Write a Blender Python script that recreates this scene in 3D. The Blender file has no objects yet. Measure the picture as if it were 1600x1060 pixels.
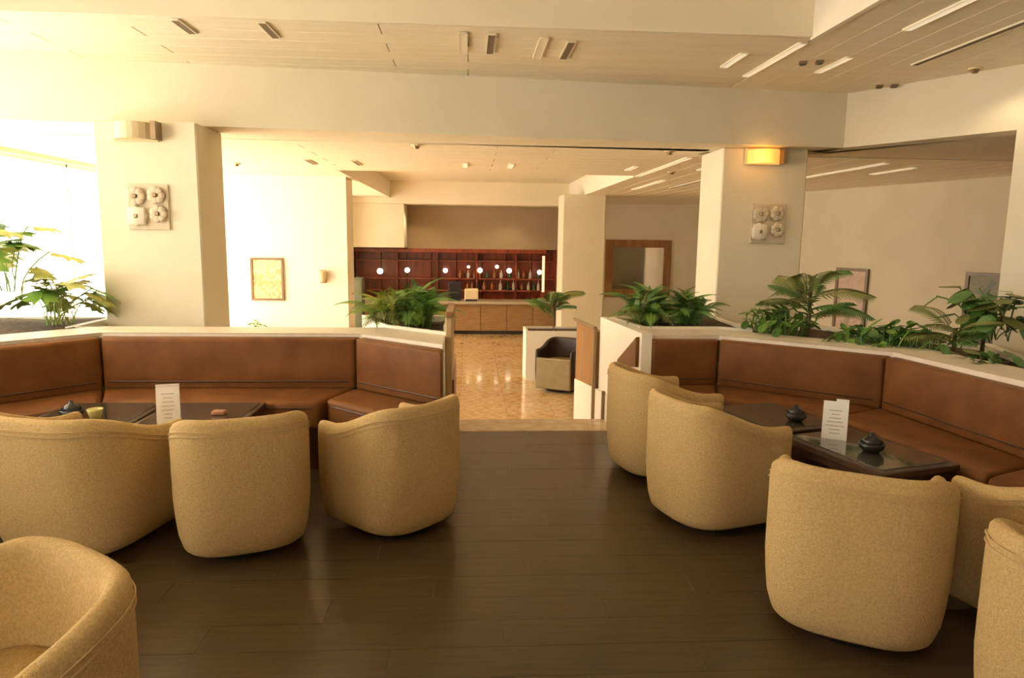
import bpy, bmesh, math, random
from mathutils import Vector, Matrix
R = math.radians
random.seed(7)
C = bpy.context.scene.collection
S = bpy.context.scene

# ------------------------------------------------------------------ camera
A, P, TH = R(3.7), R(8.3), .013
f = Vector((math.sin(A)*math.cos(P), math.cos(A)*math.cos(P), -math.sin(P)))
r0 = Vector((math.cos(A), -math.sin(A), 0)); u0 = r0.cross(f)
r = r0*math.cos(TH) + u0*math.sin(TH); u = r.cross(f)
cam = bpy.data.objects.new('camera', bpy.data.cameras.new('camera'))
C.objects.link(cam)
m = Matrix((r, u, -f)).transposed().to_4x4(); m.translation = Vector((0, 0, 1.6))
cam.matrix_world = m
cam.data.sensor_width = 36; cam.data.lens = 1080/1600*36; cam.data.clip_end = 200
S.camera = cam
# ------------------------------------------------------------------ light
S.view_settings.view_transform = 'Standard'; S.view_settings.look = 'None'
S.view_settings.gamma = 1; S.view_settings.use_curve_mapping = False
S.view_settings.exposure = -0.12
W = bpy.data.worlds.new('sky'); S.world = W; W.use_nodes = True
bg = W.node_tree.nodes['Background']
bg.inputs[0].default_value = (1, .92, .77, 1); bg.inputs[1].default_value = 8.5
S.cycles.use_denoising = True
S.cycles.max_bounces = 8; S.cycles.diffuse_bounces = 5
S.cycles.sample_clamp_indirect = 8

def lamp(name, kind, loc, energy, color=(1, .75, .45), size=.1, target=None, sx=None, sy=None, spot=None, portal=False):
    d = bpy.data.lights.new(name, kind); d.energy = energy; d.color = color
    if kind == 'AREA':
        d.shape = 'RECTANGLE'; d.size = sx; d.size_y = sy
        if portal: d.cycles.is_portal = True
    elif kind != 'SUN': d.shadow_soft_size = size
    if spot: d.spot_size = R(spot); d.spot_blend = .6
    o = bpy.data.objects.new(name, d); C.objects.link(o); o.location = loc
    if target is not None:
        o.rotation_euler = (Vector(target) - Vector(loc)).to_track_quat('-Z', 'Y').to_euler()
    return o
WX = -5.0
sun = lamp('sun', 'SUN', (-12, 4, 20), 60, (1, .92, .78), target=(-12+7.5, 6.5, 0)); sun.data.angle = R(2)
# daylight portals in the real window openings
lamp('window_daylight', 'AREA', (WX-.25, 3.35, 1.5), 1, target=(0, 3.35, 1.5), sx=5.0, sy=3.0, portal=True)
lamp('window_daylight', 'AREA', (WX-.25, 11.5, 1.05), 1, target=(0, 11.5, 1.05), sx=11.4, sy=2.9, portal=True)
lamp('window_daylight', 'AREA', (-3.2, -3.75, 1.5), 1, target=(-3.2, 0, 1.5), sx=2.1, sy=2.4, portal=True)
# warm spots below the ceilings, added to brighten, most without a fitting
for (x, y, z, e) in [(2.7, 5.5, 2.93, 14), (3.2, 5.6, 2.93, 6), (4.1, 5.2, 2.93, 10), (-.5, 6.95, 2.46, 10), (2.66, 9.2, 2.42, 22), (5.0, 10.0, 2.42, 18), (0, 12.5, 2.42, 60),
                     (2.7, 2.5, 2.9, 5), (.6, 8.5, 2.42, 40), (-1.2, 16.6, 2.3, 30), (1.0, 16.6, 2.3, 30), (0, 15.0, 2.42, 30)]:
    lamp('ceiling_fill_spot', 'SPOT', (x, y, z), e, size=.06, target=(x, y+.001, 0), spot=130)

# ------------------------------------------------------------------ materials
def mat(name, col, rough=.6, metal=0, col2=None, nscale=8, detail=4, bump=0, bscale=200, emit=None, estr=0, spec=.5, stretch=None, contrast=(.35, .65), coat=0):
    M = bpy.data.materials.new(name); M.use_nodes = True
    nt = M.node_tree; b = nt.nodes['Principled BSDF']
    b.inputs['Base Color'].default_value = (*col, 1); b.inputs['Roughness'].default_value = rough
    b.inputs['Metallic'].default_value = metal; b.inputs['Specular IOR Level'].default_value = spec
    b.inputs['Coat Weight'].default_value = coat
    tc = nt.nodes.new('ShaderNodeTexCoord'); mp = nt.nodes.new('ShaderNodeMapping')
    nt.links.new(tc.outputs['Object'], mp.inputs[0])
    if stretch: mp.inputs['Scale'].default_value = stretch
    if col2:
        n = nt.nodes.new('ShaderNodeTexNoise'); n.inputs['Scale'].default_value = nscale; n.inputs['Detail'].default_value = detail
        nt.links.new(mp.outputs[0], n.inputs['Vector'])
        cr = nt.nodes.new('ShaderNodeValToRGB'); cr.color_ramp.elements[0].color = (*col, 1); cr.color_ramp.elements[1].color = (*col2, 1)
        cr.color_ramp.elements[0].position, cr.color_ramp.elements[1].position = contrast
        nt.links.new(n.outputs[0], cr.inputs[0]); nt.links.new(cr.outputs[0], b.inputs['Base Color'])
    if bump:
        n = nt.nodes.new('ShaderNodeTexNoise'); n.inputs['Scale'].default_value = bscale; n.inputs['Detail'].default_value = 3
        nt.links.new(mp.outputs[0], n.inputs['Vector'])
        bp = nt.nodes.new('ShaderNodeBump'); bp.inputs['Strength'].default_value = bump; bp.inputs['Distance'].default_value = .01
        nt.links.new(n.outputs[0], bp.inputs['Height']); nt.links.new(bp.outputs[0], b.inputs['Normal'])
    if emit:
        b.inputs['Emission Color'].default_value = (*emit, 1); b.inputs['Emission Strength'].default_value = estr
    return M
wall_m = mat('cream plaster', (.80, .73, .57), .8, bump=.1, bscale=60, col2=(.76, .69, .53), nscale=2)
ceil_m = mat('cream ceiling board', (.88, .80, .63), .7, col2=(.83, .75, .58), nscale=3, stretch=(.3, 4, 1))
white_m = mat('off white lacquer', (.88, .82, .70), .5)
ledge_m = mat('pale stone ledge', (.84, .76, .64), .4, col2=(.78, .69, .57), nscale=12)
floor_m = mat('dark walnut laminate', (.050, .031, .014), .28, col2=(.074, .046, .021), nscale=5, stretch=(.7, 9, 1), bump=.03, bscale=40, spec=.35)
marble_m = mat('honey marble', (.66, .44, .21), .14, col2=(.42, .25, .09), nscale=9, detail=8, coat=.2)
marble2_m = mat('pale honey marble', (.70, .50, .27), .14, col2=(.46, .29, .12), nscale=11, detail=8, coat=.2)
nosing_m = mat('pale marble nosing', (.62, .48, .33), .25, col2=(.50, .36, .22), nscale=9)
fab_m = mat('straw boucle', (.71, .505, .245), .95, col2=(.54, .375, .17), nscale=110, detail=3, bump=.7, bscale=220, contrast=(.3, .7), spec=.15)
pipe_m = mat('straw piping', (.60, .42, .22), .9, spec=.15)
plinth_m = mat('black plinth', (.015, .012, .01), .5)
lea_m = mat('brown leather', (.135, .049, .014), .5, spec=.2, col2=(.20, .080, .023), nscale=4, detail=6, bump=.15, bscale=120)
lea2_m = mat('brown leather piping', (.06, .02, .01), .45)
glass_m = mat('black table glass', (.075, .07, .055), .10, spec=1.0, coat=.8)
twood_m = mat('dark table wood', (.05, .025, .014), .35, col2=(.08, .04, .02), nscale=10, stretch=(1, 8, 1))
card_m = mat('white card', (.97, .95, .93), .6)
ink_m = mat('grey print', (.45, .36, .36), .7)
dark_m = mat('dark ceramic', (.02, .02, .022), .2)
soil_m = mat('dark potting soil', (.045, .025, .012), .95, col2=(.12, .075, .04), nscale=30, bump=1, bscale=60)
leafA = mat('fresh green leaf', (.12, .27, .035), .45, col2=(.22, .38, .07), nscale=6)
leafB = mat('deep green leaf', (.055, .15, .03), .4, col2=(.11, .24, .05), nscale=6)
leafC = mat('yellow green leaf', (.42, .42, .09), .5, col2=(.27, .34, .06), nscale=5)
leafD = mat('olive leaf', (.12, .15, .035), .5, col2=(.21, .23, .06), nscale=5)
stem_m = mat('brown stem', (.14, .10, .04), .8)
red_m = mat('mahogany panel', (.30, .050, .016), .3, col2=(.16, .026, .010), nscale=3, stretch=(4, 4, .6))
redlight_m = mat('red bar shelf', (.30, .07, .03), .35)
bulkshade_m = mat('shaded bulkhead', (.34, .245, .15), .8)  # shade of the recess over the bar, put into the colour
barw_m = mat('bar front wood', (.34, .20, .09), .4, col2=(.26, .145, .06), nscale=4, stretch=(1, 1, 6))
bart_m = mat('bar top stone', (.45, .37, .28), .2)
metal_m = mat('bronze metal', (.30, .22, .13), .35, metal=.7)
darkslot_m = mat('slot shadow grille', (.14, .095, .05), .7)
lightslot_m = mat('white slot blade', (.95, .88, .72), .5)
striplit_m = mat('lit strip diffuser', (.95, .9, .78), .5, emit=(1, .85, .6), estr=.55)
globe_m = mat('lit globe', (1, .9, .75), .4, emit=(1, .80, .55), estr=5)
orange_m = mat('amber lamp glass', (.9, .5, .15), .3, emit=(1, .42, .08), estr=1.1)
shade_m = mat('cream lamp shade', (.75, .62, .40), .6)
frame_m = mat('dark picture frame', (.16, .10, .05), .4)
mat_wood = mat('amber wood panel', (.34, .17, .06), .35, col2=(.24, .11, .035), nscale=3, stretch=(5, 5, .5))
mirror_m = mat('mirror glass', (.75, .72, .68), .05, metal=1)
alum_m = mat('window frame white', (.8, .78, .72), .4)
bounce_m = mat('pale bounce ground', (.80, .76, .68), .8, col2=(.74, .70, .62), nscale=3)
olive_m = mat('olive vinyl', (.30, .23, .11), .5, col2=(.25, .19, .09), nscale=9)
brownd_m = mat('dark brown vinyl', (.035, .02, .012), .4)
def art_mat(name, cols, sc=6):
    M = bpy.data.materials.new(name); M.use_nodes = True; nt = M.node_tree; b = nt.nodes['Principled BSDF']
    tc = nt.nodes.new('ShaderNodeTexCoord'); n = nt.nodes.new('ShaderNodeTexNoise'); n.inputs['Scale'].default_value = sc; n.inputs['Distortion'].default_value = 1.5
    nt.links.new(tc.outputs['Object'], n.inputs['Vector']); cr = nt.nodes.new('ShaderNodeValToRGB')
    while len(cr.color_ramp.elements) < len(cols): cr.color_ramp.elements.new(.5)
    for i, c in enumerate(cols):
        e = cr.color_ramp.elements[i]; e.position = .3+.4*i/(len(cols)-1); e.color = (*c, 1)
    nt.links.new(n.outputs[0], cr.inputs[0]); nt.links.new(cr.outputs[0], b.inputs['Base Color']); b.inputs['Roughness'].default_value = .5
    return M
artA = art_mat('warm abstract painting', [(.75, .45, .2), (.85, .65, .4), (.35, .3, .1), (.8, .5, .35)])
artB = art_mat('pinkish painting', [(.42, .30, .2), (.50, .36, .26), (.30, .22, .14)], 3)
artC = art_mat('green painting', [(.10, .13, .09), (.22, .18, .10), (.07, .10, .06)], 3)
def pane_mat():
    M = bpy.data.materials.new('window pane'); M.use_nodes = True; nt = M.node_tree; nt.nodes.clear()
    o = nt.nodes.new('ShaderNodeOutputMaterial'); t = nt.nodes.new('ShaderNodeBsdfTransparent'); g = nt.nodes.new('ShaderNodeBsdfGlossy')
    g.inputs['Roughness'].default_value = .02; mx = nt.nodes.new('ShaderNodeMixShader'); mx.inputs[0].default_value = .05
    nt.links.new(t.outputs[0], mx.inputs[1]); nt.links.new(g.outputs[0], mx.inputs[2]); nt.links.new(mx.outputs[0], o.inputs[0])
    return M
pane_m = pane_mat()

# ------------------------------------------------------------------ helpers
def link(o, parent=None):
    C.objects.link(o)
    if parent: o.parent = parent
    return o
def mobj(name, bm, m, parent=None, smooth=False, loc=None, rz=None):
    bmesh.ops.recalc_face_normals(bm, faces=bm.faces)
    me = bpy.data.meshes.new(name); bm.to_mesh(me); bm.free(); me.materials.append(m)
    if smooth:
        for p in me.polygons: p.use_smooth = True
    o = bpy.data.objects.new(name, me)
    if loc is not None: o.location = loc
    if rz is not None: o.rotation_euler.z = rz
    return link(o, parent)
def box(bm, x0, x1, y0, y1, z0, z1, bev=0, M=None, seg=1):
    g = bmesh.ops.create_cube(bm, size=1)['verts']
    for v in g: v.co = Vector((x0+(v.co.x+.5)*(x1-x0), y0+(v.co.y+.5)*(y1-y0), z0+(v.co.z+.5)*(z1-z0)))
    vs = g
    if bev:
        es = list({e for v in g for e in v.link_edges})
        rr = bmesh.ops.bevel(bm, geom=es, offset=bev, segments=seg, affect='EDGES', profile=.5)
        vs = list({v for fc in rr['faces'] for v in fc.verts} | {v for v in g if v.is_valid})
    if M is not None: bmesh.ops.transform(bm, matrix=M, verts=[v for v in vs if v.is_valid])
    return bm
def prism(bm, poly, z0, z1, bev=0, seg=2):
    a = [bm.verts.new((p[0], p[1], z0)) for p in poly]; b = [bm.verts.new((p[0], p[1], z1)) for p in poly]
    n = len(poly); fs = [bm.faces.new(a[::-1]), bm.faces.new(b)]
    for i in range(n): fs.append(bm.faces.new((a[i], a[(i+1) % n], b[(i+1) % n], b[i])))
    if bev:
        es = list({e for fc in fs for e in fc.edges})
        bmesh.ops.bevel(bm, geom=es, offset=bev, segments=seg, affect='EDGES', profile=.6)
    return bm
def cyl(bm, x, y, z0, z1, ra, rb=None, n=20, M=None):
    rb = ra if rb is None else rb
    T = Matrix.Translation((x, y, (z0+z1)/2))
    if M is not None: T = M @ T
    bmesh.ops.create_cone(bm, cap_ends=True, segments=n, radius1=ra, radius2=rb, depth=z1-z0, matrix=T); return bm
def lathe(bm, prof, n=20, c=(0, 0, 0)):
    rings = []
    for (rad, z) in prof:
        rings.append([bm.verts.new((c[0]+rad*math.cos(2*math.pi*i/n), c[1]+rad*math.sin(2*math.pi*i/n), c[2]+z)) for i in range(n)])
    for a, b in zip(rings, rings[1:]):
        for i in range(n): bm.faces.new((a[i], a[(i+1) % n], b[(i+1) % n], b[i]))
    bm.faces.new(rings[0][::-1]); bm.faces.new(rings[-1]); return bm
def tube(bm, pts, rad, n=6):
    pts = [Vector(p) for p in pts]; rings = []
    for i, p in enumerate(pts):
        t = (pts[min(i+1, len(pts)-1)]-pts[max(i-1, 0)]).normalized()
        a = t.cross(Vector((0, 0, 1)));
        if a.length < .01: a = Vector((1, 0, 0))
        a.normalize(); b = t.cross(a)
        rr = rad[i] if isinstance(rad, (list, tuple)) else rad
        rings.append([bm.verts.new(p+a*rr*math.cos(2*math.pi*k/n)+b*rr*math.sin(2*math.pi*k/n)) for k in range(n)])
    for a, b in zip(rings, rings[1:]):
        for i in range(n): bm.faces.new((a[i], a[(i+1) % n], b[(i+1) % n], b[i]))
    bm.faces.new(rings[0][::-1]); bm.faces.new(rings[-1]); return bm
def B(): return bmesh.new()
def struct(name, bm, m, smooth=False):
    o = mobj(name, bm, m); o['kind'] = 'structure'; return o
def thing(name, label, cat, loc=(0, 0, 0), rz=0, group=None):
    o = bpy.data.objects.new(name, None); o.location = loc; o.rotation_euler.z = rz; C.objects.link(o)
    return tag(o, label, cat, group)
def tag(o, label, cat, group=None):
    o['label'] = label; o['category'] = cat
    if group: o['group'] = group
    return o
def copy_tree(o, parent=None):
    c = o.copy(); C.objects.link(c); c.parent = parent
    for ch in list(o.children): copy_tree(ch, c)
    return c
def offset(poly, d):
    """offset an open polyline to the left of its direction by d with mitres"""
    out = []; P2 = [Vector(p) for p in poly]
    for i, p in enumerate(P2):
        ns = []
        if i > 0: t = (p-P2[i-1]).normalized(); ns.append(Vector((-t.y, t.x)))
        if i < len(P2)-1: t = (P2[i+1]-p).normalized(); ns.append(Vector((-t.y, t.x)))
        if len(ns) == 2:
            b = (ns[0]+ns[1]).normalized(); out.append(p+b*d/b.dot(ns[0]))
        else: out.append(p+ns[0]*d)
    if len(poly) > 3 and abs(P2[-1].x+.165) < .01:      # left run ends flush with the walkway
        t = (P2[-1]-P2[-2]).normalized(); q = out[-1]; out[-1] = q+t*((P2[-1].x-q.x)/t.x)
    return out
def wallseg(name, p, q, t, z0, z1, m=None):
    """a wall whose visible face runs p->q; thickness t to the left of p->q"""
    o = offset([p, q], t)
    return struct(name, prism(B(), [p, q, o[1], o[0]], z0, z1), m or wall_m)

# ------------------------------------------------------------------ structure
bm = B(); box(bm, -5.2, 5.4, -4, 5.60, -.75, -.02); box(bm, -5.2, -.16, 5.60, 6.75, -.75, -.02); box(bm, 1.30, 5.4, 5.60, 7.3, -.75, -.02)
fl = struct('floor', bm, plinth_m)
pl = {}
def plank_mesh(L, wd):
    k = (round(L, 3), wd)
    if k not in pl:
        b_ = box(B(), -L/2, L/2, -wd/2, wd/2, -.02, 0, bev=.0008)
        me = bpy.data.meshes.new('floor_plank'); b_.to_mesh(me); b_.free(); me.materials.append(floor_m); pl[k] = me
    return pl[k]
row = 0; y = 5.60-.096
while y > .9:
    x = -5.1 - (.45*row % 1.2); xmax = 4.6
    while x < xmax:
        x0, x1 = max(x, -3.2), min(x+1.2, 3.3)
        if x1-x0 > .15:
            o = bpy.data.objects.new('floor_plank', plank_mesh(x1-x0-.001, .191)); o.location = ((x0+x1)/2, y, 0); link(o, fl)
            o.location.z = random.uniform(-.0006, .0006)
        x += 1.2
    y -= .192; row += 1
o = mobj('floor_border', box(box(box(B(), -5.2, 5.4, -4, y+.096, -.02, 0), -5.2, -3.2, y+.096, 5.6, -.02, 0), 3.3, 5.4, y+.096, 5.6, -.02, 0), floor_m, fl)
struct('trim_step', box(B(), -.16, 1.30, 5.602, 5.98, -.16, .004, bev=.006), nosing_m)
st = thing('stairs', 'pale marble stairs dropping from the lounge to the lobby', 'stairs', (.57, 5.98, -.6))
for i in range(3):
    mobj('stair_step', box(B(), -.73, .73, i*.3, i*.3+.32, 0, .45-.15*i, bev=.004), nosing_m, st)
# lobby floor
lf = struct('floor_lobby', box(B(), -5.2, 9.5, 5.6, 18.4, -.80, -.62), plinth_m)
tm = []
for mm in (marble_m, marble2_m):
    b_ = box(B(), -.299, .299, -.299, .299, -.02, 0, bev=.0012); me = bpy.data.meshes.new('floor_tile'); b_.to_mesh(me); b_.free(); me.materials.append(mm); tm.append(me)
for i in range(9):
    for j in range(19):
        o = bpy.data.objects.new('floor_tile', tm[(i*7+j*5+i*j) % 2]); o.location = (-1.6+.6*i, 7.0+.6*j, -.6); o.rotation_euler.z = random.choice((0, 1, 2, 3))*math.pi/2; link(o, lf)
bm = B(); box(bm, -5.2, -1.9, 6.75, 18.4, -.62, -.6); box(bm, 3.5, 9.5, 7.3, 18.4, -.62, -.6); box(bm, -1.9, 3.5, 6.7, 6.7, -.62, -.6)
mobj('floor_field', bm, marble_m, lf)

# left window wall : sill band, head band, piers; panes between
def window_wall(n, axis, c, lo, hi, z0, z1, piers, out):
    """frame bars + panes as one window structure"""
    for k, (a, b) in enumerate(piers):
        w = bpy.data.objects.new('window_%d' % (n+k), None); C.objects.link(w); w['kind'] = 'structure'
        def bx(bm, a0, a1, zz0, zz1, d0, d1):
            return box(bm, d0, d1, a0, a1, zz0, zz1) if axis == 'x' else box(bm, a0, a1, d0, d1, zz0, zz1)
        bm = B()
        for (s0, s1, q0, q1) in [(a, b, z0, z0+.06), (a, b, z1-.04, z1), (a, a+.04, z0, z1), (b-.04, b, z0, z1), ((a+b)/2-.015, (a+b)/2+.015, z0, z1)]:
            bx(bm, s0, s1, q0, q1, c-.04, c+.04)
        mobj('window_frame', bm, alum_m, w)
        for (s0, s1) in ((a+.06, (a+b)/2-.025), ((a+b)/2+.025, b-.06)):
            mobj('pane', bx(B(), s0, s1, z0+.06, z1-.06, c-.004, c+.004), pane_m, w)
LW = [(.9, 2.6), (2.65, 5.75), (5.9, 7.6), (7.65, 10.9), (11.8, 14.4), (14.6, 17.2)]
window_wall(1, 'x', WX-.1, 0, 0, .1, 2.95, LW[:2], -1)
window_wall(3, 'x', WX-.1, 0, 0, -.3, 2.45, LW[2:], -1)
bm = B()
box(bm, WX-.2, WX, -4, 5.82, -.75, .1); box(bm, WX-.2, WX, 5.82, 18.4, -.75, -.3); box(bm, WX-.2, WX, -4, 5.82, 2.95, 3.7); box(bm, WX-.2, WX, 5.82, 18.4, 2.45, 3.7)
for a, b, h_ in ((-4, .9, 2.95), (2.6, 2.65, 2.95), (5.75, 5.9, 2.95), (7.6, 7.65, 2.45), (10.9, 11.8, 2.45), (14.4, 14.6, 2.45), (17.2, 18.4, 2.45)): box(bm, WX-.2, WX, a, b, -.3, h_)
struct('wall_left', bm, wall_m)
# rear wall (behind the camera) with windows
window_wall(7, 'y', -3.6, 0, 0, .5, 2.6, [(-4.2, -2.2)], -1)
bm = B(); box(bm, -5.2, 5.4, -3.7, -3.5, 0, .5); box(bm, -5.2, 5.4, -3.7, -3.5, 2.6, 3.7)
for a, b in ((-5.2, -4.2), (-2.2, 5.4)): box(bm, a, b, -3.7, -3.5, .5, 2.6)
struct('wall_back', bm, wall_m)
# right wall and diagonal bulkhead
P2 = Vector((4.33, 5.39)); P1 = Vector((3.40, 6.93)); dd = (P2-P1).normalized(); P3 = P2+dd*1.6
wallseg('wall_right_bulkhead', P1, P2, .30, 2.5, 3.05)
struct('wall_right_pillar', prism(B(), [P2, P3, P3+Vector((.2, .25)), P2+Vector((.18, .225))], -.05, 3.05), wall_m)
struct('wall_right', prism(B(), [P3, (P3.x, -3.7), (P3.x+.2, -3.7), (P3.x+.2, P3.y)], 0, 3.7), wall_m)
# ceiling
bm = B()
box(bm, -5.2, 5.6, 4.90, 7.3, 3.02, 3.7); box(bm, 2.40, 5.6, -3.7, 4.90, 3.02, 3.7); box(bm, -5.2, 2.40, -3.7, .8, 3.02, 3.7); box(bm, -5.2, -3.4, .8, 4.90, 3.02, 3.7)
box(bm, -5.2, 5.6, -3.7, 7.3, 3.6, 3.75)
ce = struct('ceiling', bm, ceil_m)
# coffer faces (plain vertical trim)
mobj('coffer_side', box(box(B(), 2.36, 2.398, .8, 4.898, 2.985, 3.55), -3.398, -3.36, .8, 4.898, 3.0, 3.55), white_m, ce)
mobj('coffer_end', box(B(), -3.36, 2.36, 4.87, 4.898, 3.0, 3.55), ceil_m, ce)
def cplank(x0, x1, y0, y1, z, th=.02, mm=None, parent=None):
    o = mobj('ceiling_plank', box(B(), -(x1-x0)/2, (x1-x0)/2, -(y1-y0)/2, (y1-y0)/2, 0, th, bev=.003), mm or ceil_m, parent or ce)
    o.location = ((x0+x1)/2, (y0+y1)/2, z); return o
g = .008
y = 4.91; k = 0
while y < 6.6:
    xs = [-4.95, -3.1+(.8 if k % 2 else 0), -.6+(.6 if k % 2 else 0), 2.40]
    for a, b in zip(xs, xs[1:]): cplank(a, b-g, y, y+.235-g, 3.0)
    y += .235; k += 1
x = 2.41
while x < 5.2:
    cplank(x, x+.235-g, -1.0, 2.2-g, 3.0); cplank(x, x+.235-g, 2.2, 6.9, 3.0); x += .235
# beam across the room
bA, bB_ = Vector((-5.2, 5.93)), Vector((3.60, 6.615))
t = (bB_-bA).normalized(); n = Vector((-t.y, t.x))
struct('trim_beam', prism(B(), [bA, bB_, bB_+n*.55, (-5.2, 6.75)], 2.5, 3.02), wall_m)
# lobby ceiling with coffer
CY0, CY1, CX0, CX1 = 10.0, 16.4, -1.83, 2.36
bm = B()
box(bm, -5.2, 3.42, 6.9, CY0, 2.52, 2.9); box(bm, 3.42, 9.5, 7.29, CY0, 2.52, 2.9); box(bm, -5.2, CX0, CY0, 18.4, 2.52, 2.9); box(bm, CX1+.04, 9.5, CY0, 18.4, 2.52, 2.9); box(bm, CX0, CX1+.04, CY1, 18.4, 2.36, 2.9); box(bm, -2.9, CX0, CY1, 18.4, 2.36, 2.6)
box(bm, CX0-.2, CX1+.2, CY0-.2, CY1+.2, 2.88, 3.0)
lc = struct('ceiling_lobby', bm, ceil_m)
mobj('coffer_side', box(box(B(), CX1, CX1+.038, CY0+.002, CY1-.002, 2.49, 2.878), CX0+.002, CX0+.04, CY0+.002, CY1-.002, 2.49, 2.878), white_m, lc)
y = 6.95; k = 0
while y < CY0-.1:
    xs = [-4.95, -2.6+(.9 if k % 2 else 0), .3+(.6 if k % 2 else 0), 2.42]
    for a, b in zip(xs, xs[1:]): cplank(a, b-g, y, y+.30-g, 2.5, parent=lc)
    y += .30; k += 1
x = 2.43
while x < 8:
    cplank(x, x+.30-g, 7.4, 12-g, 2.5, parent=lc); cplank(x, x+.30-g, 12, 17.4, 2.5, parent=lc); x += .30
bm = B(); box(bm, -4.95, CX0-.02, CY0, CY1-.01, 2.5, 2.519)
mobj('ceiling_field', bm, ceil_m, lc)
# lobby walls
struct('wall_lobby_left', box(B(), -5.0, -1.88, 11.0, 11.6, -.6, 2.52), white_m)
wallseg('wall_lobby_right', (6.06, 12.44), (8.73, 3.9), .2, -.6, 2.52, mat('dimmed tan plaster', (.60, .53, .38), .85, col2=(.56, .49, .35), nscale=2))  # dimness of the alcove put into this wall's tan tone
struct('wall_lobby_side', box(B(), 6.06, 6.26, 12.44, 18.2, -.6, 2.52), wall_m)
struct('wall_lobby_end', box(B(), P3.x+.22, 9.5, 3.7, 3.9, -.6, 2.52), wall_m)
pc = [P1+Vector((.02, .3)), P2+Vector((.2, .25)), P3+Vector((.22, .25)), (P3.x+.21, 3.7), (9.5, 3.7), (9.5, 7.29), (3.4, 7.29)]
struct('ceiling_alcove', prism(B(), pc, 2.5, 2.62), ceil_m)
struct('floor_alcove', box(B(), 5.42, 9.5, 3.7, 7.28, -.64, -.6), marble_m)

struct('wall_lobby_back', box(B(), -5.2, 6.3, 18.0, 18.2, -.6, 2.52), wall_m)
# pillars
def pillar(x0, x1, y0, y1, z0, z1, label):
    o = mobj('pillar', box(B(), x0, x1, y0, y1, z0, z1, bev=.012), wall_m); o['kind'] = 'structure'; return o
pillar(-3.02, -2.21, 5.95, 6.55, -.02, 2.5, '')
pillar(2.47, 3.32, 6.76, 7.40, -.02, 2.5, '')
pillar(1.93, 2.80, 14.2, 15.0, -.6, 2.5, '')
# bar alcove in the back wall
struct('wall_bar_bulkhead', box(B(), -1.49, 2.35, 17.3, 17.99, 1.32, 2.355), bulkshade_m)
struct('trim_bulkhead', box(B(), -2.79, -1.492, 16.42, 17.98, 1.35, 2.355), wall_m)
struct('wall_bar_left', box(B(), -3.4, -2.87, 15.8, 17.98, -.6, 2.5), wall_m)
# unseen pale ground outside, added to bounce daylight up to the ceilings
o = struct('floor_bounce', box(B(), -16, WX-.2, -12, 22, -.8, -.66), bounce_m)
o = struct('floor_bounce_back', box(B(), -16, 16, -16, -3.7, -.8, -.2), bounce_m)

# ------------------------------------------------------------------ low walls + ledges + planters
LP = [(-3.16, 2.2), (-3.16, 4.48), (-2.63, 5.08), (-.83, 5.08), (-.165, 4.50)]      # back cushion front line (travel: left wall -> opening)
RP = [(1.44, 5.25), (1.97, 5.26), (2.85, 4.50), (2.98, 3.30), (3.72, 2.45)]
T = .12
def strip(poly, d0, d1):
    a, b = offset(poly, d0), offset(poly, d1); return a+b[::-1]
zl, zr = .88, .855
for nm, poly, zt in (('left', LP, zl), ('right', RP, zr)):
    o = struct('wall_%s_low' % nm, prism(B(), strip(poly, T+.002, T+.32), 0, zt-.04), white_m)
    o = struct('trim_%s_ledge' % nm, prism(B(), strip(poly, T-.02, T+.34), zt-.04, zt, bev=.006, seg=1), ledge_m)
ol = offset(LP, T+.32); orr = offset(RP, T+.32)
def planter(label, poly, z, soilz, loc):
    t_ = thing('planter', label, 'planter', loc)
    L_ = [(p[0]-loc[0], p[1]-loc[1]) for p in poly]
    bm = B(); c = Vector((sum(p[0] for p in L_)/len(L_), sum(p[1] for p in L_)/len(L_)))
    inn = [c+(Vector(p)-c)*.9 for p in L_]; n_ = len(L_)
    vo0 = [bm.verts.new((p[0], p[1], -loc[2]+0)) for p in L_]; vo1 = [bm.verts.new((p[0], p[1], z-loc[2])) for p in L_]
    vi1 = [bm.verts.new((p[0], p[1], z-loc[2])) for p in inn]; vi0 = [bm.verts.new((p[0], p[1], soilz-.05-loc[2])) for p in inn]
    for i in range(n_):
        j = (i+1) % n_
        bm.faces.new((vo0[i], vo0[j], vo1[j], vo1[i])); bm.faces.new((vo1[i], vo1[j], vi1[j], vi1[i])); bm.faces.new((vi1[i], vi1[j], vi0[j], vi0[i]))
    bm.faces.new(vi0)
    mobj('planter_wall', bm, white_m, t_)
    inn2 = [c+(Vector(p)-c)*.91 for p in L_]
    bm = B(); vs = [bm.verts.new((p[0], p[1], soilz-loc[2])) for p in inn2]; bm.faces.new(vs)
    bmesh.ops.triangulate(bm, faces=bm.faces); bmesh.ops.subdivide_edges(bm, edges=bm.edges, cuts=5, use_grid_fill=True)
    for v in bm.verts: v.co.z += random.uniform(0, .03)
    s_ = mobj('soil', bm, soil_m, t_, smooth=True); return t_
planter('white planter trough of soil by the bright left window', [(-4.9, 4.0), (ol[1].x, ol[1].y+.02), (ol[2].x-.01, ol[2].y+.02), (-3.05, ol[2].y+.02), (-3.05, 6.25), (-4.9, 6.25)], .875, .85, (-3.9, 5.4, 0))
planter('white planter trough at the left end of the walkway', [(ol[3].x+.02, ol[3].y+.02), (ol[4].x+.02, ol[4].y+.02), (-.17, 5.5), (-.17, 6.25), (-.95, 6.25)], .90, .84, (-.5, 5.8, 0))
planter('white planter trough at the right end of the walkway, before the far pillar', [(1.45, orr[0].y+.02), (orr[1].x, orr[1].y+.02), (2.38, 5.6), (2.40, 6.7), (1.33, 6.43)], .875, .84, (1.8, 6.1, 0))
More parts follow.
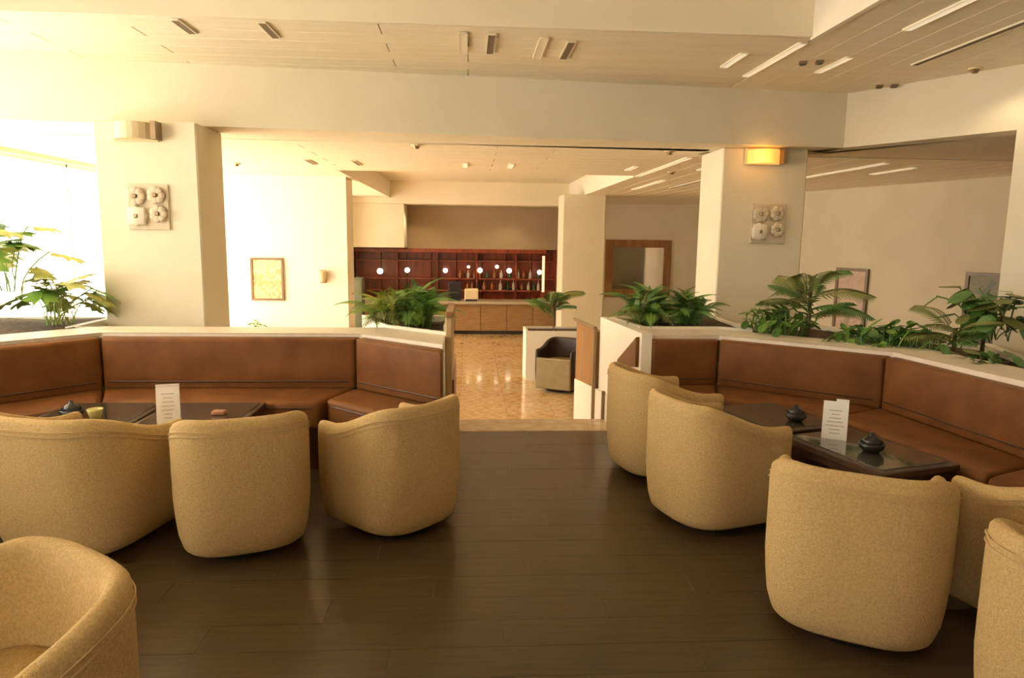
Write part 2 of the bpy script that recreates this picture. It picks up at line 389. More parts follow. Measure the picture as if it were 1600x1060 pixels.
planter('long planter bed behind the right banquette, between the two right pillars', [(orr[1].x+.25, orr[1].y-.12), (orr[2].x+.02, orr[2].y), (orr[3].x+.02, orr[3].y), (3.6, 3.35), (4.25, 5.30), (3.36, 6.6), (2.46, 6.6)], .80, .74, (3.1, 5.3, 0))
# white wall end cap and stair side walls on the right
struct('wall_right_end', prism(B(), [(1.36, 5.28), (1.44, 5.27), (1.40, 5.72), (1.31, 6.42), (1.25, 6.42)], 0, .875), white_m)
sp = thing('stair_balustrade', 'brown wood stair side panel with bronze post right of the steps', 'balustrade', (1.27, 6.45, -.6))
bm = B(); pf = [(0, .78), (1.25, .62), (1.25, 1.27), (0, 1.33)]
vs = [bm.verts.new((x_, y_, z_)) for x_ in (-.04, .02) for (y_, z_) in pf]
for q in ((0, 1, 2, 3), (7, 6, 5, 4), (0, 4, 5, 1), (1, 5, 6, 2), (2, 6, 7, 3), (3, 7, 4, 0)): bm.faces.new([vs[i] for i in q])
mobj('side_panel', bm, mat_wood, sp)
bm = B(); pf = [(-.75, .60), (-.75, .86), (0, .78), (1.25, .62), (1.25, 0), (-.0, 0), (-.3, .45)]
vs = [[bm.verts.new((x_, y_, z_)) for (y_, z_) in pf] for x_ in (-.05, .015)]
bm.faces.new(vs[0]); bm.faces.new(vs[1][::-1])
for i in range(7): j = (i+1) % 7; bm.faces.new((vs[0][i], vs[0][j], vs[1][j], vs[1][i]))
mobj('stringer', bm, white_m, sp)
mobj('post', box(B(), -.075, -.045, -.02, .03, .45, 1.36, bev=.004), metal_m, sp)
mobj('handrail', tube(B(), [(-.06, .0, 1.36), (-.06, 1.25, 1.30)], .022, 8), metal_m, sp)
mobj('post', box(B(), -.075, -.045, -.50, -.46, .60, .86, bev=.004), metal_m, sp)
lb = thing('newel_panel', 'tan wooden end panel with a reddish edge left of the steps', 'panel', (-.15, 5.4, 0))
mobj('panel', box(B(), -.013, .035, -.35, .35, 0, 1.02, bev=.006), mat('tan wood', (.55, .38, .2), .4), lb)
mobj('cap', box(B(), -.013, .045, -.37, .37, 1.02, 1.06, bev=.006), mat_wood, lb)
mobj('side_face', box(B(), .036, .05, -.33, .58, -.0, .55), red_m, lb)

# ------------------------------------------------------------------ banquettes
def banquette(poly, i, label, zs, zb, group, e0=0, e1=0):
    """module i of the run; poly travels with the room on its right"""
    dp = .38 if (poly is LP and i == 3) else .46
    fr = offset(poly, -dp); bk = offset(poly, T); f2 = offset(poly, -dp+.05); b2 = offset(poly, 0)
    a, b = Vector(poly[i]), Vector(poly[i+1]); c = (a+b)/2
    t_ = thing('banquette', label, 'sofa', (c.x, c.y, 0), 0, group)
    def sh(pts, inset=.004):
        q = [Vector((p.x-c.x, p.y-c.y)) for p in pts]; cc = sum(q, Vector((0, 0)))/len(q)
        return [p+(cc-p).normalized()*inset for p in q]
    mobj('base', prism(B(), sh([Vector(poly[i]), Vector(poly[i+1]), f2[i+1], f2[i]], .01), 0, .30), lea2_m, t_)
    s_ = mobj('seat', prism(B(), sh([Vector(poly[i]), Vector(poly[i+1]), fr[i+1], fr[i]]), .30, zs, bev=.035, seg=3), lea_m, t_, smooth=True)
    p_ = mobj('backrest', prism(B(), sh([bk[i], bk[i+1], Vector(poly[i+1]), Vector(poly[i])]), zs-.02, zb, bev=.028, seg=3), lea_m, t_, smooth=True)
    A3, B3 = Vector((a.x-c.x, a.y-c.y)), Vector((b.x-c.x, b.y-c.y)); tt = (B3-A3).normalized(); nn = Vector((tt.y, -tt.x))*.003
    L = (B3-A3).length
    A3 = A3+tt*.04+nn; B3 = B3-tt*.04+nn
    mobj('piping', tube(B(), [(A3.x, A3.y, zs+.045), (B3.x, B3.y, zs+.045)], .006), lea2_m, p_)
    F0, F1 = fr[i]-c, fr[i+1]-c; tf = (F1-F0).normalized()
    F0 = F0+tf*.05; F1 = F1-tf*.05
    mobj('piping', tube(B(), [(F0.x, F0.y, zs-.045), (F1.x, F1.y, zs-.045)], .006), lea2_m, s_)
    for o_ in (s_, p_):
        o_.data.set_sharp_from_angle(angle=R(60)) if hasattr(o_.data, 'set_sharp_from_angle') else None
GL, GR = 'brown leather banquette sections on the left', 'brown leather banquette sections on the right'
for i, lab in enumerate(['brown leather banquette section running towards the viewer at the left edge', 'brown leather banquette corner section below the left window plants', 'longest left brown leather banquette section, below the left pillar', 'brown leather banquette end section beside the walkway, left of the steps']):
    banquette(LP, i, lab, .49, .855, GL)
for i, lab in enumerate(['short shaded brown leather banquette section behind the far right chair', 'brown leather banquette section behind the white card on the right', 'brown leather banquette section at the right edge, seat beside the table', 'brown leather banquette section nearest the viewer on the far right']):
    banquette(RP, i, lab, .475, .825, GR)
o = tag(mobj('bolster', prism(B(), [(0, 0), (.07, 0), (.05, .40), (.0, .38)], 0, .30, bev=.01, seg=2), lea_m, loc=(1.30, 5.36, .475)), 'small brown leather wedge against the white wall end', 'cushion')
bpy.data.objects.remove(o)
bm = B(); q = [(0, .60), (0, .84), (.55, .56), (.55, .50)]
vs = [[bm.verts.new((x_-.045*y_*1.0, y_, z_)) for (y_, z_) in q] for x_ in (-.03, -.002)]
bm.faces.new(vs[0]); bm.faces.new(vs[1][::-1])
for i in range(4): j = (i+1) % 4; bm.faces.new((vs[0][i], vs[0][j], vs[1][j], vs[1][i]))
tag(mobj('rail_board', bm, lea_m, loc=(1.357, 5.33, 0)), 'brown tapering board on the side of the white wall end', 'board')

# ------------------------------------------------------------------ tub chairs
def tub_chair(name='tub_chair', fab=None, hb=.738, ha=.60, w=.335, d=.33, thick=.07, seatm=None):
    fab = fab or fab_m
    t_ = bpy.data.objects.new(name, None); C.objects.link(t_)
    # outer plan path from right arm front, round the back, to left arm front
    path = []; yf = .27; n = 30; ex = 3.0
    for k in range(5): path.append(Vector((w, yf-(yf+0.0)*k/5)))
    for k in range(n+1):
        a = math.pi*k/n; c_, s_ = math.cos(a), -math.sin(a)
        path.append(Vector((w*math.copysign(abs(c_)**(2/ex), c_), d*math.copysign(abs(s_)**(2/ex), s_))))
    for k in range(4, -1, -1): path.append(Vector((-w, yf-(yf+0.0)*k/5)))
    N = len(path); s = [0]
    for a, b in zip(path, path[1:]): s.append(s[-1]+(b-a).length)
    s = [q/s[-1] for q in s]
    def hgt(u_):
        q = min(u_, 1-u_)*2           # 0 arm end .. 1 back centre
        q = max(0, min(1, (q-.08)/.62)); q = q*q*(3-2*q)
        return ha+(hb-ha)*q
    nor = []
    for i in range(N):
        tt = (path[min(i+1, N-1)]-path[max(i-1, 0)]).normalized(); nor.append(Vector((-tt.y, tt.x)))
    for i in range(N):
        if nor[i].dot(path[i]) < 0: nor[i] = -nor[i]
    def sc(z): 
        if z < .12: return .88+.07*(z-.04)/.08
        if z < .34: return .95+.05*math.sin((z-.12)/.22*math.pi/2)
        return 1.0
    def section(p, nn, h, thk):
        pts = []
        for z in (.045, .06, .12, .2, .3, .42, h-.16, h-.07):
            q = p*sc(z)-nn*(.012 if z < .05 else 0); pts.append((q.x, q.y, z))
        rr = thk/2
        for k in range(1, 6):
            a = math.pi*k/6; q = p-nn*(rr-rr*math.cos(a)); pts.append((q.x, q.y, h-.045+.045*math.sin(a)))
        for z in (h-.07, .40, .30):
            q = p-nn*(thk+(.015 if z < .5 else 0)); pts.append((q.x, q.y, z))
        q = p*sc(.06)-nn*.07; pts.append((q.x, q.y, .05))
        return pts
    bm = B(); rings = []
    tang0 = Vector((0, 1))
    stations = [(path[0]+Vector((0, .045)), .35, -.02), (path[0]+Vector((0, .035)), .75, -.008)]
    def shrink(pts, k, thk, p, nn):
        mid = p-nn*thk/2; out = []
        for (x_, y_, z_) in pts: 
            out.append((mid.x+(x_-mid.x)*k, y_, z_))
        return out
    for dy, k, dz in ((.040, .45, -.018), (.028, .80, -.006)):
        p = path[0]+Vector((0, dy)); rings.append(shrink(section(p, nor[0], hgt(0)+dz, thick), k, thick, p, nor[0]))
    for i in range(N): rings.append(section(path[i], nor[i], hgt(s[i]), thick))
    for dy, k, dz in ((.028, .80, -.006), (.040, .45, -.018)):
        p = path[-1]+Vector((0, dy)); rings.append(shrink(section(p, nor[-1], hgt(1)+dz, thick), k, thick, p, nor[-1]))
    V = [[bm.verts.new(q) for q in rg] for rg in rings]; m_ = len(V[0])
    for a, b in zip(V, V[1:]):
        for k in range(m_): bm.faces.new((a[k], a[(k+1) % m_], b[(k+1) % m_], b[k]))
    bm.faces.new(V[0][::-1]); bm.faces.new(V[-1])
    shell = mobj('shell', bm, fab, t_, smooth=True)
    for off, zz, in ((.003, -.052), (.003, -.075)):
        mobj('piping', tube(B(), [(path[i].x+nor[i].x*off, path[i].y+nor[i].y*off, hgt(s[i])+zz) for i in range(2, N-2)], .0028, 5), pipe_m if fab is fab_m else fab, shell)
    # lower front and seat
    wi = w-thick-.004
    prof = []
    for k in range(17):
        a = math.pi*k/16; c_, s_ = math.cos(a), -math.sin(a)
        prof.append((wi*math.copysign(abs(c_)**.6, c_), (d-thick-.01)*math.copysign(abs(s_)**.6, s_)))
    prof += [(-wi, .24), (-wi+.05, .285), (wi-.05, .285), (wi, .24)]
    mobj('front_apron', prism(B(), [(x_*.93, y_*.93) for x_, y_ in prof], .05, .29, bev=.015), fab, t_, smooth=True)
    mobj('seat_cushion', prism(B(), prof, .295, .44, bev=.03, seg=3), seatm or fab, t_, smooth=True)
    mobj('plinth', cyl(B(), 0, 0, 0, .05, .23, .25, 28), plinth_m, t_)
    return t_
chairs = [
    (-1.97, 3.58, -14, 1.08, 'straw coloured tub chair behind the nearest left one, leftmost at the left tables'),
    (-1.17, 3.55, 20, .99, 'middle straw tub chair at the left tables, seen squarely from behind'),
    (-.40, 3.77, 46, .95, 'straw tub chair nearest the walkway at the left tables, turned diagonally'),
    (-1.21, 1.62, 145, 1.0, 'straw tub chair cropped by the bottom left corner, showing its inside'),
    (1.33, 4.62, -78, 1.0, 'farthest straw tub chair on the right, half hidden against the banquette end'),
    (1.40, 3.78, -72, .98, 'straw tub chair with high left back, second farthest on the right'),
    (1.64, 2.68, -30, 1.04, 'large straw tub chair in front on the right, its back fully visible'),
    (2.50, 2.56, 12, 1.0, 'straw tub chair at the right edge between table and nearest chair'),
    (1.97, 1.79, -80, 1.0, 'straw tub chair cropped by the bottom right corner'),
]
proto = tub_chair()
for i, (x, y, a, s_, lab) in enumerate(chairs):
    o = proto if i == 0 else copy_tree(proto)
    o.location = (x, y, 0); o.rotation_euler.z = R(a); o.scale = (s_, s_, 1.0)
    tag(o, lab, 'chair', 'straw coloured tub chairs around the lounge tables')

# ------------------------------------------------------------------ tables
def table(x, y, rz, sx, sy, label, group, h=.5):
    t_ = thing('lounge_table', label, 'table', (x, y, 0), R(rz), group)
    top = mobj('tabletop', box(B(), -sx/2, sx/2, -sy/2, sy/2, h-.045, h-.006, bev=.006), twood_m, t_)
    mobj('glass_inset', box(B(), -sx/2+.035, sx/2-.035, -sy/2+.035, sy/2-.035, h-.008, h, bev=.002), glass_m, top)
    mobj('apron', box(B(), -sx/2+.05, sx/2-.05, -sy/2+.05, sy/2-.05, h-.10, h-.045), twood_m, t_)
    for a in (-1, 1):
        for b in (-1, 1):
            mobj('leg', box(B(), a*(sx/2-.07)-.025, a*(sx/2-.07)+.025, b*(sy/2-.07)-.025, b*(sy/2-.07)+.025, 0, h-.10, bev=.004), twood_m, t_)
table(-2.29, 4.29, 0, .62, .62, 'dark glass topped low table holding the small dark bowl, left of the white card', 'low glass tables on the left')
table(-1.65, 4.29, 0, .62, .62, 'dark glass topped low table behind the middle left chair', 'low glass tables on the left')
table(1.95, 4.20, 16, .52, .64, 'dark glass topped low table with the farther dark ashtray, right side', 'low glass tables on the right')
table(2.16, 3.50, 16, .52, .70, 'dark glass topped low table with the white card, right side', 'low glass tables on the right')

def menu(x, y, rz, label, w=.125, h=.19, notch=False):
    t_ = thing('menu_card', label, 'card', (x, y, .5), R(rz), 'folded white cards on the tables')
    for sgn in (-1, 1):
        bm = B(); M = Matrix.Translation((0, sgn*.028, 0)) @ Matrix.Rotation(sgn*.13, 4, 'X')
        box(bm, -w/2, w/2, -.001, .001, 0, h, M=M)
        if notch: box(bm, 0, w/2, -.001, .001, h, h+.015, M=M)
        lf_ = mobj('leaf', bm, card_m, t_)
        bm = B()
        for k in range(7):
            wd = w*random.uniform(.3, .75)/2
            box(bm, -wd, wd, sgn*.0012, sgn*.0016, h*.15+k*h*.1, h*.15+k*h*.1+.004, M=M)
        mobj('printed_lines', bm, ink_m, lf_)
menu(-1.745, 4.06, 15, 'white folded card standing on the left tables', .125, .235)
menu(2.075, 3.68, -28, 'white folded card with notched top standing on the right table', .13, .215, True)
def bowl(x, y, rad, h, label, m_, nm='ashtray', g='dark ashtrays on the tables'):
    bm = B(); lathe(bm, [(rad*.55, 0), (rad*.95, h*.5), (rad, h), (rad*.86, h), (rad*.78, h*.5), (rad*.4, h*.25)], 24)
    t_ = thing(nm, label, 'ashtray' if nm == 'ashtray' else 'bowl', (x, y, .5), 0, g)
    mobj('body', bm, m_, t_, smooth=True); return t_
def holder(x, y, label):
    t_ = bowl(x, y, .065, .055, label, dark_m)
    mobj('lid', lathe(B(), [(.05, .05), (.055, .06), (.03, .085), (.012, .09), (.012, .105), (.0, .108)], 20), dark_m, t_, smooth=True)
holder(-2.36, 4.18, 'dark lidded ashtray on the far left table')
bm = B(); lathe(bm, [(.03, 0), (.042, .05), (.045, .06), (.038, .06), (.03, .012)], 20)
tag(mobj('candle_cup', bm, mat('yellow glass', (.75, .66, .25), .15), loc=(-2.22, 4.17, .5), smooth=True), 'small yellow cup beside the dark ashtray on the left table', 'cup')
bm = box(B(), -.04, .04, -.03, .03, 0, .025, bev=.006)
tag(mobj('sugar_packet_box', bm, mat('terracotta box', (.45, .2, .12), .5), loc=(-1.53, 4.26, .5)), 'small reddish box on the left table behind the middle chair', 'box')
holder(2.03, 4.05, 'dark lidded ashtray on the farther right table')
holder(2.14, 3.42, 'dark lidded ashtray in front of the white card on the right')

# ------------------------------------------------------------------ plants
def frond_mesh(L, n_, lw, ll, arch, m_):
    bm = B(); pts = []
    for k in range(n_+1):
        t = k/n_; pts.append(Vector((L*(t*.75+.05*t*t), 0, L*(arch*(t-t*t*.95)*1.5))))
    tube(bm, pts, [.006*(1-.8*k/n_)+.0015 for k in range(n_+1)], 4)
    for k in range(2, n_):
        t = k/n_; d_ = (pts[k+1]-pts[k-1]).normalized(); w_ = ll*math.sin(math.pi*min(1, t*.9+.12))**.8
        for sg in (-1, 1):
            o_ = pts[k]; dr = (Vector((0, sg, 0))+d_*.8+Vector((0, 0, -.25))).normalized()
            side = d_*lw/2; up = Vector((0, 0, .004))
            a = bm.verts.new(o_-side*.4); b = bm.verts.new(o_+dr*w_*.5-side+up); c = bm.verts.new(o_+dr*w_+Vector((0, 0, -.18*w_))); d2 = bm.verts.new(o_+dr*w_*.5+side+up)
            bm.faces.new((a, b, c, d2))
    me = bpy.data.meshes.new('frond'); bm.to_mesh(me); bm.free(); me.materials.append(m_); return me
def leaf_mesh(L, W_, stem, arch, m_, lobes=0):
    """upright petiole then a lobed blade"""
    bm = B(); pts = [Vector((stem*math.sin(arch*k/5)*k/5, 0, stem*math.cos(arch*k/5*.7)*k/5)) for k in range(6)]
    tube(bm, pts, .005, 4); tip = pts[-1]; dr = Vector((math.cos(.3), 0, -.25)).normalized(); side = Vector((0, 1, 0)); up = Vector((.25, 0, .97))
    n_ = 22; rim = []
    for k in range(n_):
        a = 2*math.pi*k/n_; rx = L*(.5-.5*math.cos(a)) ; w_ = W_/2*math.sin(a)
        lob = 1+(.28*math.cos(lobes*a) if lobes else 0)
        cc = Vector((L*.45, 0)); q = Vector((rx, w_))-cc; q = q*lob+cc
        rim.append(bm.verts.new(tip+dr*(q.x-L*.1)+side*q.y+up*(-abs(q.y)*.25-.5*(q.x**2)/max(L, .01)*.5)))
    ce_ = bm.verts.new(tip+dr*L*.35+up*(-.02))
    for k in range(n_): bm.faces.new((ce_, rim[k], rim[(k+1) % n_]))
    me = bpy.data.meshes.new('leaf'); bm.to_mesh(me); bm.free(); me.materials.append(m_); return me
def plant(name, label, loc, meshes, n_, spread, scale, partname, tilt=(0, 50), seed=0, stem=None, group='green plants in the planters', sector=None):
    rnd = random.Random(seed); t_ = thing(name, label, 'plant', loc, 0, group)
    for k in range(n_):
        o = bpy.data.objects.new(partname, rnd.choice(meshes)); link(o, t_)
        a = 2*math.pi*k/n_*1.0+rnd.uniform(-.4, .4) if sector is None else rnd.uniform(*sector)
        s_ = scale*rnd.uniform(.7, 1.1)
        ti = R(rnd.uniform(*tilt)); o.scale = (s_, s_, s_)
        o.rotation_euler = (rnd.uniform(-.15, .15), -ti, a)
        rr = spread*rnd.uniform(0, 1); aa = rnd.uniform(0, 6.28)
        o.location = (rr*math.cos(aa), rr*math.sin(aa), (rnd.uniform(stem*.4, stem) if stem else 0))
    if stem: mobj('stem', tube(B(), [(0, 0, -.02), (.01, .01, stem*.5), (0, 0, stem)], .016, 6), stem_m, t_)
    return t_
fA = [frond_mesh(.55, 28, .014, .11, .75, m_) for m_ in (leafA, leafA, leafB)]
fC = [frond_mesh(.50, 28, .013, .11, .68, m_) for m_ in (leafC, leafC, leafD, leafA)]
fB = [frond_mesh(.50, 28, .014, .11, .75, m_) for m_ in (leafB, leafA, leafB, leafD)]
fD = [frond_mesh(.55, 22, .020, .20, .35, m_) for m_ in (leafD, leafB)]
lA = [leaf_mesh(.26, .24, .34, .8, m_, 9) for m_ in (leafA, leafC)]
lB = [leaf_mesh(.10, .055, .20, .8, m_) for m_ in (leafB, leafA)]
lC = [leaf_mesh(.17, .10, .20, .8, m_) for m_ in (leafB, leafD)]
plant('philodendron', 'tall lobed leaf plant at the far left by the window', (-3.78, 5.75, .85), lA, 32, .22, 1.12, 'leaf', (-15, 45), 3, stem=.45)
plant('philodendron', 'lower lobed leaf plant left of the left pillar', (-3.32, 5.72, .85), lA, 28, .16, .95, 'leaf', (-10, 50), 5)
plant('fern', 'yellow green fern at the left of the walkway planter', (-.66, 5.84, .84), fC, 52, .12, .95, 'frond', (0, 62), 11)
plant('fern', 'bright green bushy fern at the right of the left walkway planter', (-.40, 5.86, .84), fA, 64, .12, .92, 'frond', (0, 70), 12)
plant('fern', 'deep green fern nearest the steps in the right walkway planter', (1.62, 6.1, .84), fB, 64, .13, .98, 'frond', (0, 70), 13)
plant('fern', 'deep green bushy fern beside the right pillar, right of another fern', (1.95, 6.0, .84), fB, 58, .11, .88, 'frond', (0, 68), 14)
plant('palm', 'spreading palm with dark layered fronds right of the right pillar', (2.78, 5.45, .74), fD, 15, .05, 1.1, 'frond', (-5, 35), 15, stem=.50)
plant('leafy_bush', 'low bush of small leaves left of the spreading palm', (2.62, 5.65, .74), lB, 90, .22, 1.25, 'leaf', (-10, 70), 16)
plant('leafy_bush', 'bright low bush under the spreading palm', (3.0, 5.05, .74), lB, 60, .18, .95, 'leaf', (-10, 70), 17)
plant('leafy_bush', 'small leafy bush between the two palms on the right', (3.22, 4.85, .74), lB, 70, .18, 1.1, 'leaf', (-10, 70), 18)
plant('palm', 'thin arching palm over the right ledge near the second picture', (3.50, 4.72, .74), fD, 9, .05, .85, 'frond', (-10, 30), 19, stem=.26)
plant('leafy_bush', 'upright leafy bush against the rightmost pillar', (3.82, 4.85, .74), lC, 60, .16, 1.1, 'leaf', (-30, 30), 20, stem=.35)
plant('leafy_bush', 'low creeping bush beside the ledge below the rightmost pillar', (3.38, 4.2, .72), lC, 26, .16, .7, 'leaf', (0, 70), 21)
plant('palm', 'dark drooping palm in the far white lobby planter', (1.35, 10.75, .18), fD, 16, .1, 1.15, 'frond', (0, 50), 22, stem=.45, group='plants in the lobby')
plant('leafy_bush', 'small dark plant below the painting on the bright wall', (-3.23, 10.75, .12), lB, 16, .05, .8, 'leaf', (-20, 50), 23, group='plants in the lobby')
pt = thing('plant_pot', 'white pedestal pot below the painting on the bright wall', 'pot', (-3.23, 10.75, -.6))
mobj('pot', lathe(B(), [(.13, 0), (.13, .4), (.10, .5), (.15, .72), (.13, .72), (.12, .66)], 20), white_m, pt, smooth=True)

# ------------------------------------------------------------------ lobby furniture
pb = thing('planter', 'white box planter in the lobby behind the olive chair', 'planter', (1.5, 10.85, -.6))
bm = B()
for q in ((-.6, .6, -.3, -.26), (-.6, .6, .26, .3), (-.6, -.56, -.26, .26), (.56, .6, -.26, .26)): box(bm, *q, 0, .78)
mobj('planter_wall', bm, white_m, pb); mobj('soil', box(B(), -.56, .56, -.26, .26, .6, .75), soil_m, pb)
lo = tub_chair('lobby_armchair', brownd_m, .74, .62, .30, .30, .06, olive_m)
lo.location = (1.38, 9.95, -.6); lo.rotation_euler.z = R(150); tag(lo, 'olive and dark brown armchair in the lobby beyond the steps', 'chair')
mobj('front_panel', box(B(), -.27, .27, .275, .325, .05, .50, bev=.02, seg=2), olive_m, lo)
# bar
bc = thing('bar_counter', 'long wooden bar counter at the far end of the lobby', 'counter', (0, 15.8, -.6))
for k in range(8):
    mobj('front_panel', box(B(), -2.7+k*.6, -2.7+k*.6+.59, -.02, .02, .08, .70, bev=.008), barw_m, bc)
mobj('carcass', box(B(), -2.7, 2.1, .02, .55, 0, .70), barw_m, bc)
mobj('worktop', box(B(), -2.75, 2.15, -.12, .6, .70, .76, bev=.01), bart_m, bc)
mobj('kick', box(B(), -2.68, 2.08, -.005, .02, 0, .08), plinth_m, bc)
bb = thing('back_bar', 'dark red mahogany back bar of panels behind the counter', 'cabinet', (0, 17.3, -.6))
for k in range(8): mobj('panel', box(B(), -2.84+k*.64, -2.84+k*.64+.63, .55, .60, 0, 1.92, bev=.01), red_m, bb)
for z in (.85, 1.15, 1.6): mobj('shelf', box(B(), -2.8, 2.25, .30, .55, z, z+.03), redlight_m, bb)
for k in range(6): mobj('divider', box(B(), -2.8+k*1.0, -2.8+k*1.0+.04, .3, .55, .3, 1.9), red_m, bb)
mobj('cornice', box(B(), -2.84, 1.95, -.02, .12, 1.82, 1.92, bev=.01), red_m, bb)
bottm = [mat('bottle green', (.03, .08, .03), .1), mat('bottle amber', (.35, .12, .03), .1), mat('bottle clear', (.6, .5, .4), .1)]
btl = []
for m_ in bottm:
    b_ = tag(mobj('bottle', lathe(B(), [(.04, 0), (.042, .02), (.042, .18), (.016, .24), (.015, .30), (.018, .305)], 10), m_, smooth=True), 'bottle standing on the red back bar shelf', 'bottle', 'bottles on the back bar shelves'); btl.append(b_)
ORD = 'first second third fourth fifth sixth seventh eighth ninth tenth eleventh twelfth thirteenth fourteenth fifteenth sixteenth seventeenth eighteenth nineteenth'.split(); cnt = 0; lastz = None
rnd = random.Random(4); first = [True]*3
for z in (.88, 1.18):
    x = -.2
    while x < 1.85:
        k = rnd.randrange(3); o = btl[k] if first[k] else btl[k].copy()
        if not first[k]: C.objects.link(o)
        first[k] = False; cnt = cnt+1 if z == lastz else 1; lastz = z
        o['label'] = '%s bottle, %s from the left on the %s back bar shelf' % (('green', 'amber', 'clear')[k], ORD[cnt-1], 'upper' if z > 1 else 'lower'); o.location = (x, 17.72, -.6+z); o.scale = (1, 1, rnd.uniform(.6, .85)); x += rnd.uniform(.11, .22)
for i, (x, z, rad) in enumerate([(-2.05, .80, .075), (-1.42, .83, .065), (-.53, .83, .06), (.01, .92, .035), (.28, .84, .065), (.68, .93, .045), (.97, .84, .065), (1.69, .81, .06)]):
    pos = ['far left, above the left fern', 'second from the left', 'third from the left', 'small fourth', 'fifth, above the middle of the counter', 'small sixth', 'seventh', 'rightmost'][i]
    x, z = x*1.07, 1.6+(z-1.6)*1.07
    t_ = thing('wall_globe_lamp', 'glowing round lamp on the red back bar, %s' % pos, 'lamp', (x, 17.5, z), 0, 'glowing round lamps over the bar')
    mobj('globe', lathe(B(), [(rad*math.sin(math.pi*k/8)+.001, -rad*math.cos(math.pi*k/8)) for k in range(9)], 14), globe_m, t_, smooth=True)
    mobj('arm', box(B(), -.012, .012, 0, .35, -.012, .012), metal_m, t_)
t_ = thing('bar_column_light', 'thin bright vertical light at the right end of the bar', 'lamp', (1.84, 16.9, -.6))
mobj('tube', box(B(), -.03, .03, -.03, .03, .9, 1.78), mat('pale lit tube', (.9, .8, .6), .5, emit=(1, .8, .5), estr=.8), t_); mobj('base', box(B(), -.05, .05, -.05, .05, .0, .9), red_m, t_)
t_ = thing('coffee_machine', 'boxy pale machine standing on the bar counter', 'machine', (.08, 16.0, .16))
mobj('body', box(B(), -.16, .16, -.12, .15, 0, .27, bev=.02), shade_m, t_); mobj('drip_tray', box(B(), -.14, .14, -.18, -.12, 0, .04), dark_m, t_)
t_ = thing('beer_tower', 'tall dark blue cabinet on the bar counter', 'cabinet', (-.3, 16.05, .16))
mobj('body', box(B(), -.15, .15, -.12, .12, 0, .42, bev=.015), mat('dark blue', (.02, .015, .05), .3), t_); mobj('door', box(B(), -.12, .12, -.135, -.12, .04, .38), dark_m, t_)
t_ = thing('wardrobe', 'dark grey green cabinet left of the bar behind the fern', 'cabinet', (-2.55, 15.4, -.6))
mobj('body', box(B(), -.2, .25, -.15, .2, 0, 1.3, bev=.01), mat('grey green', (.09, .11, .07), .5), t_); mobj('door', box(B(), -.18, .23, -.17, -.15, .05, 1.25), mat('grey green door', (.12, .14, .09), .5), t_)

# ------------------------------------------------------------------ pictures, mirror
def picture(name, label, c, wd, ht, rz, art, fr=.035, frm=None, cat='picture', group=None):
    t_ = thing(name, label, cat, c, rz, group)
    bm = B()
    for q in ((-wd/2, wd/2, -ht/2, -ht/2+fr), (-wd/2, wd/2, ht/2-fr, ht/2), (-wd/2, -wd/2+fr, -ht/2+fr, ht/2-fr), (wd/2-fr, wd/2, -ht/2+fr, ht/2-fr)): box(bm, q[0], q[1], -.035, 0, q[2], q[3])
    mobj('frame', bm, frm or frame_m, t_)
    mobj('canvas' if cat == 'picture' else 'glass', box(B(), -wd/2+fr, wd/2-fr, -.015, -.002, -ht/2+fr, ht/2-fr), art, t_)
    return t_
picture('painting', 'framed warm coloured painting on the bright left wall', (-3.11, 10.995, .92), .50, .66, 0, artA, .03)
# diagonal wall of the alcove: face runs (6.06,12.44)->(7.75,7.03)
wd_ = Vector((8.73-6.06, 3.9-12.44)).normalized(); ang = math.atan2(wd_.y, wd_.x)
def onwall(px, py):
    d = f+r*(px-800)/1080-u*(py-530)/1080; o = Vector((6.06, 12.44))
    # solve cam + d*k on the wall line
    nrm = Vector((-wd_.y, wd_.x)); k = nrm.dot(o)/nrm.dot(Vector((d.x, d.y))); return Vector((d.x*k, d.y*k, 1.6+d.z*k))
for (x0, y0, x1, y1, lab, art) in ((1310, 418, 1350, 535, 'dark framed pinkish picture behind the spreading palm', artB), (1513, 425, 1585, 575, 'dark framed green picture beside the rightmost pillar', artC)):
    a, b = onwall(x0, y0), onwall(x1, y1); w_ = (Vector((b.x, b.y))-Vector((a.x, a.y))).length
    zt = a.z; zb = b.z; c = (a+b)/2
    picture('framed_picture', lab, (c.x-.012, c.y-.004, (zt+zb)/2), w_, zt-zb, ang, art, .05, group='framed pictures on the alcove wall')
picture('mirror', 'large wood framed mirror on the far wall above the right fern', (4.45, 17.995, .85), 1.75, 1.5, 0, mirror_m, .20, mat_wood, 'mirror')

# ------------------------------------------------------------------ wall lamps and ornaments
def wall_lamp(label, loc, lit):
    t_ = thing('wall_lamp', label, 'lamp', loc, 0, 'box shaped lamps at the tops of the pillars')
    mobj('backplate', box(B(), -.18, .18, -.03, 0, -.16, 0, bev=.004), shade_m, t_)
    bm = B(); poly = [(-.16, -.03)]+[(-.16+.32*k/8, -.03-.14*math.sin(math.pi*k/8)**.6) for k in range(1, 8)]+[(.16, -.03)]
    prism(bm, poly, -.15, -.02); mobj('shade', bm, orange_m if lit else shade_m, t_)
    mobj('bracket', box(B(), .16, .20, -.12, 0, -.15, -.01), metal_m, t_)
wall_lamp('cream box lamp at the top of the left pillar', (-2.68, 5.95, 2.495), False)
wall_lamp('glowing amber box lamp at the top of the right pillar', (2.86, 6.76, 2.495), True)
lamp('amber_lamp_light', 'POINT', (2.78, 6.5, 2.38), 2.0, (1, .45, .1), .05)
relq_m = mat('sand relief', (.62, .53, .40), .8)
rel_m = mat('pale relief', (.78, .72, .60), .7)
relp_m = mat('relief plaque', (.66, .56, .42), .8)
